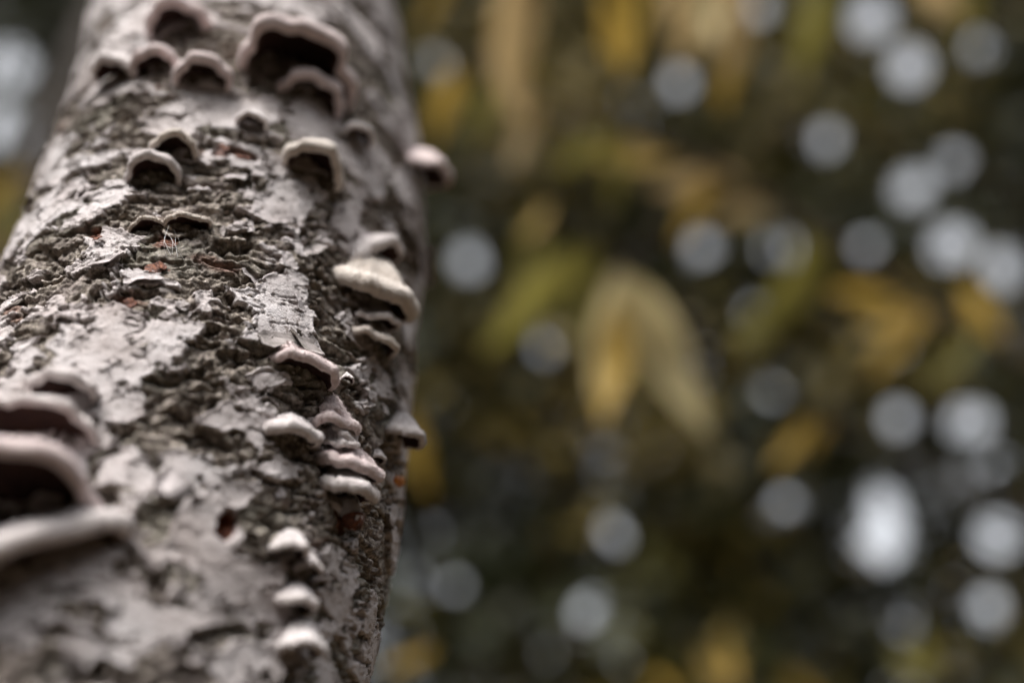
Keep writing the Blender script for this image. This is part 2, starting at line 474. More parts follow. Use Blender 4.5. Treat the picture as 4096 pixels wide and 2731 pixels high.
for k, i in enumerate(pick):
    put_flake(FLAKES[int(rng.integers(0, 6))], float(cu[i]), float(ct[i]), float(rng.normal(0, .7)), float(rng.uniform(.22, .55)), lift=-.0004)
for (m_, u_, t_, ro_, sc_) in [(5, 0.2398, 0.2502, 0.20, 0.96), (2, 0.3168, 0.2505, -0.50, 0.78), (5, 0.1005, 0.2784, -0.90, 0.60), (4, -1.3220, 0.4591, 1.40, 0.78), (4, -1.2111, 0.3824, 1.30, 0.72), (2, 1.2538, 0.3840, -0.60, 1.14), (5, 0.9463, 0.3666, -0.50, 0.96), (2, -0.4998, 0.2781, 0.40, 0.72), (1, -0.1443, 0.2549, -0.60, 0.48), (4, -0.0236, 0.3110, 0.30, 0.66), (5, -0.3360, 0.2675, 0.20, 0.54), (2, 0.2594, 0.3076, 0.80, 0.72), (4, 0.0243, 0.1743, -0.60, 0.96), (0, -0.1034, 0.3398, 0.30, 0.60), (1, 0.6932, 0.2443, -0.80, 0.48), (0, 0.2816, 0.2715, -1.00, 0.54)]:
    put_flake(FLAKES[m_], u_, t_, ro_, sc_)
RFLAKES = [f.copy() for f in FLAKES]
for f in RFLAKES:
    f.materials.clear(); f.materials.append(M_RUST)
for (m_, u_, t_, ro_, sc_) in [(1, -0.3181, 0.2759, 0.50, 1.00), (3, -0.2714, 0.2746, -0.50, 0.80), (0, -0.2871, 0.2727, 0.10, 0.80), (3, -0.3583, 0.2561, 0.90, 0.80), (1, -0.3325, 0.2537, -0.70, 0.60), (3, -0.3637, 0.2528, 2.50, 0.60), (1, 0.2254, 0.1582, 0.80, 0.90), (3, 0.2456, 0.1565, -0.80, 0.80), (0, -0.1097, 0.3553, 0.40, 0.80), (1, -0.1651, 0.3570, -0.60, 0.60), (0, -0.6007, 0.2960, 0.80, 0.90), (3, -0.5709, 0.2921, 0.30, 0.70), (1, -0.2946, 0.2911, 0.20, 0.80), (3, -0.3143, 0.2898, -0.30, 0.60)]:
    put_flake(RFLAKES[m_], u_, t_, ro_, sc_ * .72, lift=.0008)['label'] = 'rusty red curled scrap of inner bark'


# ------------------------------------------------------------------ bracket fungi
def fungus(u, t, w, proj=.62, th=.16, droop=14, arch=.25, curl=.12, roll=0, tone=0, lobe=.08, seed=0, span=100, label='', group=None, sink=.002, turn=0, face=.62, edge=.30, pw=1.6):
    """w = full width in metres; proj, th = reach and thickness as shares of w"""
    r = np.random.default_rng(seed + 300)
    p0, out, side = trunk_frame(u, t, sink)
    root = empty('bracket_fungus', tuple(p0))
    tag(root, label, 'fungus', group)
    na = 64 if w > .012 else 40
    al = np.linspace(-math.radians(span), math.radians(span), na)
    ph = r.uniform(0, 6.28, 6)
    lob = 1 + lobe * (np.sin(2 * al + ph[0]) * .8 + np.sin(5 * al + ph[1]) * .7 + np.sin(9 * al + ph[2]) * .45 + np.sin(15 * al + ph[3]) * .12)
    hw, pr, T = w / 2, proj * w, th * w
    rx = hw * np.sign(np.sin(al)) * np.abs(np.sin(al)) ** .85 * lob
    ry = pr * np.sign(np.cos(al)) * np.abs(np.cos(al)) ** .62 * lob
    ry = np.where(ry < 0, ry * .6, ry)
    nt_, ne, nb = 16, 7, 14
    rho = np.concatenate([np.linspace(.02, .965, nt_), np.full(ne, np.nan), np.linspace(.965, .02, nb)])
    mt = T * .5                      # half thickness of the margin
    P = []
    rad = []; gill = []
    wav = lobe * w * .22 * (np.sin(3 * al + ph[4]) + .6 * np.sin(7 * al + ph[5]))
    ng = int(28 + w * 900)
    def centre(q, k):
        return (-math.tan(math.radians(droop)) * pr * q ** 1.35 * (.2 + .8 * max(0., math.cos(al[k])) ** .62) - curl * pr * q ** 5
                - arch * hw * (abs(math.sin(al[k])) * q) ** 2 * 1.3 + wav[k] * q ** 2)
    thick_end = min(mt, hw * edge)
    for k in range(na):
        col = []
        gv = .5 + .5 * math.sin(ng * al[k])
        for q in np.linspace(.02, .965, nt_):
            z = centre(q, k) + thick_end + (T - thick_end) * (1 - q ** pw)
            col.append((rx[k] * q, ry[k] * q, z, q * .97, 0.))
        zc = centre(.965, k)
        L = math.hypot(rx[k], ry[k]) + 1e-9
        for e in np.linspace(0.25, math.pi - .25, ne):
            q = .965 + math.sin(e) * thick_end / L
            col.append((rx[k] * q, ry[k] * q, zc + math.cos(e) * thick_end, .97 + .03 * math.sin(e), 0.))
        for q in np.linspace(.955, .02, nb):
            fold = gv * min(1, (1 - q) * 8) * T * .10
            z = centre(q, k) - thick_end - .25 * T * (1 - q) + fold + T * .22 * math.sin(math.pi * min(1, q)) 
            col.append((rx[k] * q, ry[k] * q, z, q, gv * min(1, (1 - q) * 6)))
        P.append(col)
    P = np.array(P)                  # na, profile, 5
    npf = P.shape[1]; cut = nt_ + ne
    # velvet lumpiness on the upper side
    jx = noise(P[..., 0] / w * 16 + seed * 3.1, P[..., 1] / w * 16, 140 + seed % 7) * .035 * T * 3
    jf = noise(P[..., 0] / .0015 + seed, P[..., 1] / .0015 + P[..., 2] / .0017, 150) * .0006
    P[..., 2] += np.where(np.arange(npf)[None] < cut, jx + jf, jx * .6)
    rl, tn = math.radians(roll), math.radians(turn) - face * u
    up = np.array([0, 0, 1.0])
    out2 = out * math.cos(tn) + side * math.sin(tn); side2 = np.cross(up, out2)
    s2 = side2 * math.cos(rl) + up * math.sin(rl); u2 = -side2 * math.sin(rl) + up * math.cos(rl)
    W = P[..., 0:1] * s2 + P[..., 1:2] * out2 + P[..., 2:3] * u2
    cap_v = W[:, :cut + 1].reshape(-1, 3); und_v = W[:, cut:].reshape(-1, 3)
    cm = mesh_np('cap', cap_v, grid_faces(na, cut + 1))
    attr(cm, 'rad', P[:, :cut + 1, 3].ravel())
    um = mesh_np('underside', und_v, grid_faces(na, npf - cut))
    attr(um, 'rad', P[:, cut:, 3].ravel()); attr(um, 'gill', P[:, cut:, 4].ravel())
    cap = obj('cap', cm, M_CAP[tone], root)
    if .13 < t < .36 and w > .007:      # velvet nap on the caps one can see sharply
        n_h = int(1500 * min(1.6, w / .022))
        ia = r.integers(0, na - 1, n_h); ip = (npf * 0 + 2 + (cut - 2) * np.sqrt(r.random(n_h))).astype(int)
        fa, fb = r.random((2, n_h, 1))
        A_, B_, C_ = W[ia, ip - 1], W[ia + 1, ip - 1], W[ia, ip]
        q0 = A_ + (B_ - A_) * fa + (C_ - A_) * fb
        nn = np.cross(C_ - A_, B_ - A_); nn /= np.linalg.norm(nn, axis=1)[:, None] + 1e-12
        ref = q0 - W[:, :cut].mean((0, 1)) + np.array([0, 0, 1e-4]) + out2 * .001
        nn *= np.sign((nn * ref).sum(1))[:, None]
        dr = nn + r.normal(0, .45, (n_h, 3)); dr /= np.linalg.norm(dr, axis=1)[:, None]
        sdv = np.cross(dr, r.normal(size=(n_h, 3))); sdv /= np.linalg.norm(sdv, axis=1)[:, None]
        ln = r.uniform(.0004, .0010, (n_h, 1))
        hv = np.stack([q0 - sdv * .00011, q0 + sdv * .00011, q0 + dr * ln], 1).reshape(-1, 3)
        hm = mesh_np('fuzz', hv, np.arange(n_h * 3).reshape(-1, 3), False)
        attr(hm, 'rad', np.repeat(P[ia, ip, 3], 3))
        tag(obj('fuzz', hm, M_CAP[tone], cap), kind='stuff')
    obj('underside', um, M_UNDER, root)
    return root
FUNGI = [      # angle round the trunk, height above the lens, width, shape
    (-0.5005, 0.4703, 0.0274, dict(proj=0.62, th=0.34, droop=8, arch=0.46, curl=0.38, tone=2, edge=0.44, label='round hooded bracket fungus growing highest up the trunk')),
    (-0.5737, 0.4293, 0.0234, dict(proj=0.6, th=0.32, droop=8, arch=0.45, curl=0.38, tone=2, edge=0.44, label='small hooded bracket fungus, middle of the row of three high up')),
    (-0.7623, 0.4283, 0.0216, dict(proj=0.6, th=0.34, droop=12, arch=0.38, curl=0.38, tone=0, roll=-12, edge=0.44, label='pale hooded bracket fungus at the outer end of the row of three')),
    (-0.3316, 0.4174, 0.0257, dict(proj=0.55, th=0.3, droop=8, arch=0.45, curl=0.38, tone=2, edge=0.44, label='arched bracket fungus beside the largest dark hollow fungus')),
    (0.1005, 0.4512, 0.0549, dict(proj=0.52, th=0.2, droop=6, arch=0.39, curl=0.38, tone=2, lobe=0.11, edge=0.44, label='largest hollow bracket fungus with a wavy rim and black underside')),
    (0.1937, 0.4276, 0.0292, dict(proj=0.58, th=0.28, droop=8, arch=0.41, curl=0.38, tone=2, roll=-6, edge=0.44, label='hooded bracket fungus tucked directly beneath the largest hollow one')),
    (-0.3817, 0.3561, 0.0191, dict(proj=0.62, th=0.26, droop=-4, arch=0.38, curl=0.38, tone=1, edge=0.44, sink=-0.002, label='small cream rimmed fungus just above and touching a broader hooded one')),
    (-0.4461, 0.3421, 0.0221, dict(proj=0.62, th=0.26, droop=-8, arch=0.34, curl=0.38, tone=0, edge=0.44, sink=-0.001, label='hooded fungus with dark hollow, below the small cream rimmed one')),
    (-0.0792, 0.3811, 0.0124, dict(proj=0.7, th=0.41, droop=30, arch=0.3, tone=0, sink=-0.002, label='tiny pale knob of fungus alone on a pale bark strip')),
    (0.2233, 0.3686, 0.0276, dict(proj=0.55, th=0.3, droop=12, arch=0.34, curl=0.38, tone=1, lobe=0.1, roll=-6, edge=0.44, label='cream rimmed fungus with a dark double hollow beneath')),
    (0.4201, 0.4046, 0.0148, dict(proj=0.7, th=0.38, droop=30, arch=0.3, tone=0, sink=-0.002, label='small pale fungus up and beside the cream rimmed double hollow one')),
    (0.9800, 0.4362, 0.0229, dict(proj=0.7, th=0.6, droop=30, arch=0.2, tone=2, face=0.3, sink=-0.004, edge=0.32, curl=0.05, pw=2.0, label='pinkish fungus jutting from the trunk edge against the leaves')),
    (-0.3841, 0.3005, 0.0196, dict(proj=0.5, th=0.11, droop=-8, arch=0.41, curl=0.1, tone=1, lobe=0.05, roll=8, turn=-10, label='thin curled fungus wing with brown gills, outer half of the winged pair')),
    (-0.2387, 0.3042, 0.0186, dict(proj=0.5, th=0.16, droop=6, arch=0.08, curl=0.12, tone=1, roll=9, label='flat fuzzy rimmed shelf, inner half of the winged pair')),
    (-0.2814, 0.2958, 0.0102, dict(proj=0.35, th=0.16, droop=34, arch=-0.5, tone=1, label='folded brown middle piece joining the winged pair of fungi')),
    (0.5773, 0.3282, 0.0310, dict(proj=0.38, th=0.24, droop=2, arch=0.25, curl=0.2, tone=0, roll=42, label='long slanting pale fungus on top of the smooth two lobed cap')),
    (0.6302, 0.3128, 0.0389, dict(proj=0.56, th=0.42, droop=40, arch=0.1, curl=0.22, tone=1, lobe=0.05, roll=-4, face=0.45, edge=0.3, pw=2.0, sink=0, label='smooth cream two lobed cap with a dark hollow below')),
    (0.6458, 0.2891, 0.0196, dict(proj=0.7, th=0.19, droop=34, arch=0.08, tone=0, roll=2, face=0.8, sink=-0.002, label='thin flat pale shelf right under the two lobed cap')),
    (0.6818, 0.2816, 0.0237, dict(proj=0.6, th=0.19, droop=38, arch=0.2, curl=0.15, tone=1, roll=-12, face=0.8, sink=-0.002, label='drooping thin shelf below the thin flat one')),
    (0.2571, 0.2431, 0.0075, dict(proj=0.6, th=0.42, droop=32, arch=0.15, tone=2, sink=-0.002, label='tiny fungus bud sitting above the thick fuzzy shelf')),
    (0.3503, 0.2395, 0.0265, dict(proj=0.5, th=0.21, droop=12, arch=0.12, curl=0.1, tone=2, lobe=0.07, roll=-8, face=0.8, label='thick fuzzy pinkish shelf with crisp rim and black underside')),
    (0.5371, 0.2426, 0.0055, dict(proj=0.7, th=0.5, droop=14, arch=0.3, tone=0, sink=-0.002, edge=0.2, label='tiny white fungus speck between the fuzzy shelf and the stacked column')),
    (0.5154, 0.2309, 0.0146, dict(proj=0.6, th=0.35, droop=46, arch=0.3, tone=2, lobe=0.12, label='two bumped small cap at the top of the stacked column')),
    (0.5947, 0.2321, 0.0090, dict(proj=0.6, th=0.35, droop=48, arch=0.3, tone=2, roll=-24, label='small slanting cap at the side of the column top')),
    (0.5221, 0.2233, 0.0217, dict(proj=0.5, th=0.24, droop=36, arch=0.22, curl=0.1, tone=2, lobe=0.14, roll=5, label='wavy lobed cap, second tier of the stacked column')),
    (0.3654, 0.2098, 0.0211, dict(proj=0.52, th=0.32, droop=26, arch=0.12, curl=0.1, tone=0, roll=2, label='plump pale shelf reaching sideways from the stacked column')),
    (0.5421, 0.2146, 0.0102, dict(proj=0.8, th=0.42, droop=50, arch=0.3, tone=0, roll=14, sink=-0.002, label='little pale cap under the wavy tier, leaning one way')),
    (0.5972, 0.2193, 0.0111, dict(proj=0.8, th=0.42, droop=52, arch=0.3, tone=0, roll=-26, sink=-0.002, label='little pale cap under the wavy tier, leaning the other way')),
    (0.6220, 0.2046, 0.0222, dict(proj=0.5, th=0.29, droop=32, arch=0.17, curl=0.15, tone=2, roll=-5, sink=-0.002, label='smooth pinkish tier just above the white dome')),
    (0.6513, 0.1948, 0.0224, dict(proj=0.6, th=0.46, droop=30, arch=0.05, curl=0.1, tone=0, edge=0.3, sink=-0.002, pw=1.9, label='bright white domed cap at the foot of the stacked column')),
    (0.6247, 0.1863, 0.0113, dict(proj=0.4, th=0.32, droop=40, arch=0.15, tone=0, roll=-20, label='dim ragged fungus scrap hanging under the white dome')),
    (0.9506, 0.2401, 0.0164, dict(proj=0.7, th=0.6, droop=30, arch=0.2, tone=0, face=0.35, sink=-0.002, edge=0.32, curl=0.05, pw=2.0, label='white half dome fungus standing out on the trunk edge')),
    (0.8445, 0.2193, 0.0072, dict(proj=0.6, th=0.6, droop=14, arch=0.3, tone=0, sink=-0.002, edge=0.3, pw=1.9, label='tiny white button below the half dome near the trunk edge')),
    (0.4488, 0.1575, 0.0122, dict(proj=0.75, th=0.5, droop=16, arch=0.26, tone=0, sink=-0.002, edge=0.3, pw=1.9, label='white cap alone below the stacked column, highest of the blurred row')),
    (0.5489, 0.1526, 0.0096, dict(proj=0.7, th=0.5, droop=16, arch=0.22, tone=0, sink=-0.002, edge=0.3, pw=1.9, label='faint small cap, second of the blurred row of caps')),
    (0.5366, 0.1384, 0.0140, dict(proj=0.7, th=0.42, droop=16, arch=0.15, tone=0, sink=-0.002, edge=0.3, pw=1.9, label='flat white cap, third of the blurred row of caps')),
    (0.5792, 0.1231, 0.0144, dict(proj=0.75, th=0.55, droop=16, arch=0.26, tone=0, sink=-0.002, edge=0.3, pw=1.9, label='round white cap, lowest of the blurred row of caps')),
    (-0.4692, 0.2090, 0.0231, dict(proj=0.6, th=0.24, droop=-4, arch=0.15, curl=0.2, tone=0, roll=-3, label='pale shelf above the ruffled brown fungus')),
    (-0.5210, 0.1907, 0.0431, dict(proj=0.5, th=0.11, droop=-14, arch=0.12, curl=0.1, tone=0, lobe=0.12, roll=-6, label='wide ruffled fungus with a russet brown underside')),
    (-0.4491, 0.1620, 0.0520, dict(proj=0.58, th=0.15, droop=-16, arch=0.08, curl=0.22, tone=2, lobe=0.06, roll=-3, label='broad thick shelf with a deep black hollow under it')),
    (-0.3748, 0.1623, 0.0088, dict(proj=0.6, th=0.42, droop=30, arch=0.22, tone=0, label='whitish lump hanging in the black hollow of the broad shelf')),
    (-0.3463, 0.1404, 0.0577, dict(proj=0.26, th=0.16, droop=2, arch=0, curl=0.25, tone=0, roll=27, label='slanting pale ridge like shelf below the black hollow')),
    (-0.5696, 0.2476, 0.0084, dict(proj=0.5, th=0.26, droop=32, arch=0.22, tone=0, roll=-4, label='small white chip like fungus above the pale shelf')),
]
for k, (u, t, w, kw) in enumerate(FUNGI):
    fungus(u, t, w, seed=k, **kw)

# ------------------------------------------------------------------ small things on the trunk

def stub():
    p0, out, side = trunk_frame(0.6666, 0.1866, .006)
    p1, _, _ = trunk_frame(0.6980, 0.1732, .0)
    root = tag(empty('twig_stub', tuple(p0)), 'short pale twig stub with a rusty red tip below the white dome', 'twig stub')
    a = np.zeros(3); e = p1 + out * .006 - p0
    pts = smooth_path([a, a + out * .008 + e * .2, e * .75 + out * .004, e], 16)
    rad = np.interp(np.linspace(0, 1, 16), [0, .2, .8, .95, 1], [.0052, .0042, .0046, .0034, .0008])
    v, f = tube_arrays(pts, rad, 18)
    v += (noise(v[:, 0] * 300, v[:, 2] * 300 + v[:, 1] * 200, 9) * .0012)[:, None] * out
    sm = mesh_np('stub', v, f)
    attr(sm, 'rad', np.repeat(np.linspace(0, .8, 16), 18))
    k = 11 * 18
    obj('stub', sm, M_CAP[0], root)
    v2, f2 = tube_arrays(pts[11:], rad[11:] + .0004, 18)
    v2 += (noise(v2[:, 0] * 500, v2[:, 2] * 500 + v2[:, 1] * 300, 19) * .0016)[:, None] * out
    obj('tip', mesh_np('tip', v2, f2), M_RUST, root)
stub()

def speck():
    p0, out, side = trunk_frame(1.0704, 0.2188, .001)
    r = np.random.default_rng(3)
    V_, F_ = [], []
    nu_, nv_ = 14, 9
    a_, b_ = np.meshgrid(np.linspace(0, 2 * math.pi, nu_, endpoint=False), np.linspace(.02, math.pi - .02, nv_))
    for k, (sx, sz, rx_, rz_, ry_) in enumerate(((0, 0, .0045, .0022, .003), (.004, .002, .003, .0024, .003), (-.004, -.0016, .003, .0016, .0024))):
        q = 1 + .25 * noise(a_ * 1.6 + k, b_ * 2.3, k)
        x = sx + rx_ * q * np.sin(b_) * np.cos(a_); y = ry_ * q * np.sin(b_) * np.sin(a_); z = sz + rz_ * q * np.cos(b_)
        P_ = x[..., None] * side + y[..., None] * out + z[..., None] * np.array([0, 0, 1.])
        F_.append(grid_faces(nv_, nu_, True) + k * nu_ * nv_); V_.append(P_.reshape(-1, 3))
    m, nt, b = new_mat('orange_jelly')
    tc = N(nt, 'ShaderNodeTexCoord').outputs['Object']
    nt.links.new(ramp(nt, nz(nt, tc, 500), [(.35, (.30, .07, .005)), (.65, (.72, .26, .02))]), b.inputs['Base Color'])
    b.inputs['Roughness'].default_value = .35
    o = obj('orange_fungus', mesh_np('orange_fungus', np.concatenate(V_), np.concatenate(F_)), m)
    o.location = tuple(p0)
    tag(o, 'bright orange speck of jelly fungus on the trunk edge', 'fungus')
speck()

def cobweb():
    m, nt, b = new_mat('cobweb_silk')
    tc = N(nt, 'ShaderNodeTexCoord').outputs['Object']
    nt.links.new(ramp(nt, nz(nt, tc, 300), [(.3, (.55, .53, .53)), (.7, (.75, .73, .73))]), b.inputs['Base Color'])
    pr = [(-0.3195, 0.2926), (-0.2428, 0.2827), (-0.2677, 0.2924), (-0.2237, 0.279), (-0.2984, 0.2889), (-0.2552, 0.2812)]
    V_, F_, off = [], [], 0
    c0 = trunk_frame(*pr[1])[0]
    for k in range(0, len(pr), 2):
        a, out, _ = trunk_frame(*pr[k]); c, _, _ = trunk_frame(*pr[k + 1])
        for j in range(3):
            w_ = rng.normal(0, .002, 3)
            pts = smooth_path([a + out * .004 + w_, (a + c) / 2 + out * .004 + rng.normal(0, .0015, 3), c + out * .001 - w_], 8) - c0
            v, f = tube_arrays(pts, np.full(8, .00008), 4)
            V_.append(v); F_.append(f + off); off += len(v)
    o = obj('cobweb', mesh_np('cobweb', np.concatenate(V_), np.concatenate(F_)), m)
    o.location = tuple(c0)
    tag(o, 'wisp of white cobweb strands below the winged pair of fungi', 'cobweb')
cobweb()


# ------------------------------------------------------------------ the wood behind
def aim(px, py, dist):
    """a place in the wood: bearing given on a 1024 x 682 sheet, distance in metres"""
    f = np.array([0, math.cos(PITCH), math.sin(PITCH)]); u_ = np.array([0, -math.sin(PITCH), math.cos(PITCH)])
    v = f + np.array([1., 0, 0]) * (px - 512) / 995.6 + u_ * (341 - py) / 995.6
    v = v / np.linalg.norm(v)
    return v * dist + np.array([0, 0, CAM_H])

def leaf_cloud(pos, size, tint, seed, droop=.5, off=(0, 0, 0)):
    """many six-cornered folded leaves -> verts, faces, colours"""
    r = np.random.default_rng(seed); n = len(pos)
    a = r.normal(size=(n, 3)); a[:, 2] -= droop; a /= np.linalg.norm(a, axis=1)[:, None]
    b_ = np.cross(a, r.normal(size=(n, 3))); b_ /= np.linalg.norm(b_, axis=1)[:, None] + 1e-9
    c_ = np.cross(a, b_)
    s = (size * r.uniform(.6, 1.25, n))[:, None]
    wd = s * .27
    fold = wd * r.uniform(-.5, .5, n)[:, None]
    v = np.stack([pos, pos + a * s * .35 + b_ * wd + c_ * fold, pos + a * s * .72 + b_ * wd * .8 + c_ * fold, pos + a * s,
                  pos + a * s * .72 - b_ * wd * .8 + c_ * fold, pos + a * s * .35 - b_ * wd + c_ * fold], 1)
    ok = keep((v + np.asarray(off)).reshape(-1, 3), 0).reshape(n, 6).all(1)
    v, tint = v[ok], tint[ok]; n = len(v)
    i = np.arange(n)[:, None] * 6
    f = np.concatenate([i + np.array([[0, 1, 2, 3]]), i + np.array([[0, 3, 4, 5]])])
    col = np.repeat(tint, 6, axis=0)
    return v.reshape(-1, 3), f, col

GREEN = np.array([.022, .037, .012]); OLIVE = np.array([.085, .086, .016]); GOLD = np.array([.22, .165, .032]); GREY = np.array([.05, .062, .038])
# openings in the canopy: bearing, half-width (on the 1024 sheet)
GAPS = [(v[0] * .4354, v[1] * .4354, v[2] * 1.2 + .6) for v in (
    (2090, 150, 11), (2000, 40, 11.5), (1890, 320, 8), (2095, 430, 10), (2190, 370, 6.5), (1790, 570, 9.5), (1610, 565, 6),
    (1075, 600, 8), (2185, 560, 11.5), (2310, 610, 11), (2060, 960, 7), (2230, 970, 10), (2040, 1170, 11), (2030, 1245, 11), (2290, 1230, 10), (2270, 1395, 6.5),
    (1415, 1230, 4.2), (1800, 1150, 4.5), (1730, 720, 4), (1775, 900, 4), (1340, 1400, 3.5), (1258, 1460, 5), (1055, 1340, 3), (1250, 800, 3),
    (1560, 190, 6.5), (1680, 10, 8), (1740, 15, 6), (1000, 140, 5), (2250, 110, 5), (2060, 800, 4), (1990, 560, 5),
    (20, 150, 12), (2, 295, 13))]
gap_dir = np.array([(lambda v: v / np.linalg.norm(v))(aim(a, b_, 1) - np.array([0, 0, CAM_H])) for a, b_, _ in GAPS])
gap_cos = np.cos(np.array([g for *_, g in GAPS]) / 995.6)

def keep(P, extra=.035):
    v = P - np.array([0, 0, CAM_H]); dist = np.linalg.norm(v, axis=1)
    v = v / dist[:, None]
    c = np.clip(v @ gap_dir.T, -1, 1)
    return (np.arccos(c) > np.arccos(gap_cos)[None] + extra / dist[:, None]).all(1)

def wood_tree(x, y, height, mix, seed, label, n_clump=95, rad=2.4, low=1.0, leaves=140, size=.19, group='trees of the wood behind the trunk'):
    r = np.random.default_rng(seed)
    root = tag(empty('background_tree', (x, y, 0)), label, 'tree', group)
    bend = r.normal(0, .25, 2)
    hz = np.linspace(-.1, height * .95, 14)
    path = np.stack([bend[0] * (hz / height) ** 2 + .05 * np.sin(hz * 1.7 + seed), bend[1] * (hz / height) ** 2 + .05 * np.cos(hz * 1.3), hz], 1)
    tr = .11 * (1 - .85 * hz / height) + .012
    v, f = tube_arrays(path, tr, 10)
    obj('trunk', mesh_np('trunk', v, f), M_WOOD, root)
    cz = r.uniform(low, height, n_clump)
    k = np.sin(np.clip((cz - low) / (height - low), .03, 1) * math.pi * .86 + .25) ** .6
    an = r.uniform(0, 2 * math.pi, n_clump); rr = rad * k * np.sqrt(r.uniform(.08, 1, n_clump))
    cl = np.stack([rr * np.cos(an), rr * np.sin(an), cz], 1)
    for c in cl[::4]:
        z0 = max(.6, c[2] - .5 * np.hypot(c[0], c[1]) - .2)
        b0 = np.array([np.interp(z0, hz, path[:, 0]), np.interp(z0, hz, path[:, 1]), z0])
        pp = smooth_path([b0, (b0 + c) / 2 + r.normal(0, .12, 3), c], 7)
        vv, ff = tube_arrays(pp, np.linspace(.028, .006, 7), 5)
        obj('limb', mesh_np('limb', vv, ff), M_WOOD, root)
    pos = np.repeat(cl, leaves, axis=0) + r.normal(0, 1, (n_clump * leaves, 3)) * np.array([.42, .42, .30])
    base = np.array([mix[int(q)] for q in r.integers(0, len(mix), n_clump)])
    tint = .54 * np.repeat(base, leaves, axis=0) * r.uniform(.6, 1.4, (n_clump * leaves, 1))
    v, f, c = leaf_cloud(pos, size, tint, seed + 1, off=(x, y, 0))
    cm = mesh_np('crown', v, f); attr_col(cm, 'tint', c)
    tag(obj('crown', cm, M_CROWN, root), kind='stuff')
    return root

wood_tree(-4.6, 6.6, 13.1, [GREEN, GREEN, OLIVE], 41, 'dark green leafy tree behind the trunk, filling the corner past its edge')
wood_tree(-6.4, 8.4, 13.5, [GREEN, GREEN, OLIVE], 52, 'dark leafy tree beyond the close dark brown trunk')
wood_tree(-1.9, 7.2, 12.6, [GREEN, GREEN, GREY], 42, 'dark tree standing straight behind the fungus-covered trunk')
wood_tree(.4, 6.9, 13.1, [OLIVE, GOLD, GREEN, OLIVE, GOLD], 43, 'olive and gold leaved tree just right of the fungus-covered trunk')
wood_tree(2.5, 7.6, 13.4, [GREEN, OLIVE, GOLD, GREEN], 44, 'dark green tree behind the hanging pair of pale leaves')
wood_tree(4.6, 7.0, 12.6, [GREY, GREEN, OLIVE, GOLD], 45, 'grey green tree with many bright sky gaps in its crown')
wood_tree(6.9, 6.6, 13.2, [GREEN, GREY, GREEN], 46, 'very dark tree beyond the grey green tree')
wood_tree(1.4, 9.6, 15.5, [GREEN, GREEN, OLIVE], 47, 'tall dark tree deep in the wood, behind the olive one', 110, 2.9, 2.0)
wood_tree(-1.2, 10.2, 16., [GREEN, OLIVE, GREEN], 48, 'tall green tree deep in the wood, hidden mostly by the trunk', 110, 2.9, 2.0)
wood_tree(4.4, 10.2, 16., [GREEN, GREY, OLIVE], 49, 'tall green tree deep in the wood, behind the grey green one', 110, 2.9, 2.0)
wood_tree(7.6, 9.6, 16., [GREEN, GREY, GREEN], 50, 'tall dark tree deep in the wood, farthest from the trunk', 110, 2.9, 2.0)
wood_tree(-4.4, 10., 16., [GREEN, GREEN, GREY], 51, 'tall dark tree deep in the wood, on the trunk\'s other side', 110, 2.9, 2.0)
for k, (a_, d_) in enumerate(((205, 5.2), (165, 5.6), (128, 5.4), (92, 5.8), (245, 5.0), (285, 5.6))):  # unseen low trees, added to cut the sidelight reaching the trunk
    wood_tree(d_ * math.sin(math.radians(a_)), d_ * math.cos(math.radians(a_)), 4.4, [GREEN, OLIVE, GREEN], 60 + k, 'low bushy olive tree added out of view to block low light, opposite the fungus-covered side of the trunk', 60, 2.3, .5, 80, .34, 'unseen trees added to block low light')

# ------------------------------------------------------------------ saplings with single leaves one can pick out
TAN, GLD, OLV, PALL = (.52, .375, .18), (.40, .265, .055), (.21, .185, .042), (.58, .49, .26)
def leaf_mesh(tint, seed):
    """a lance-shaped leaf of unit length hanging along -Z, folded and arched"""
    r = np.random.default_rng(seed)
    s = np.linspace(0, 1, 11); w = .125 * np.sin(math.pi * s ** .8) ** .85 + .004
    w *= 1 + .04 * r.normal(size=11)
    X = np.stack([-w, -w * .5, 0 * w, w * .5, w], 1)
    fold = r.uniform(.15, .45)
    Y = np.abs(X) * fold + (.22 * s ** 2)[:, None] * r.choice([-1, 1]) + .02 * np.sin(s * 9)[:, None]
    Z = np.repeat(-s[:, None], 5, 1)
    me = mesh_np('leaf', np.stack([X, Y, Z], -1).reshape(-1, 3), grid_faces(11, 5))
    attr_col(me, 'tint', np.tile(np.array(tint), (55, 1)) * r.uniform(.85, 1.15))
    me.materials.append(M_LEAF)
    return me
LEAVES = {k: [leaf_mesh(c, 10 * i + j) for j in range(3)] for i, (k, c) in enumerate((('t', TAN), ('g', GLD), ('o', OLV), ('p', PALL)))}

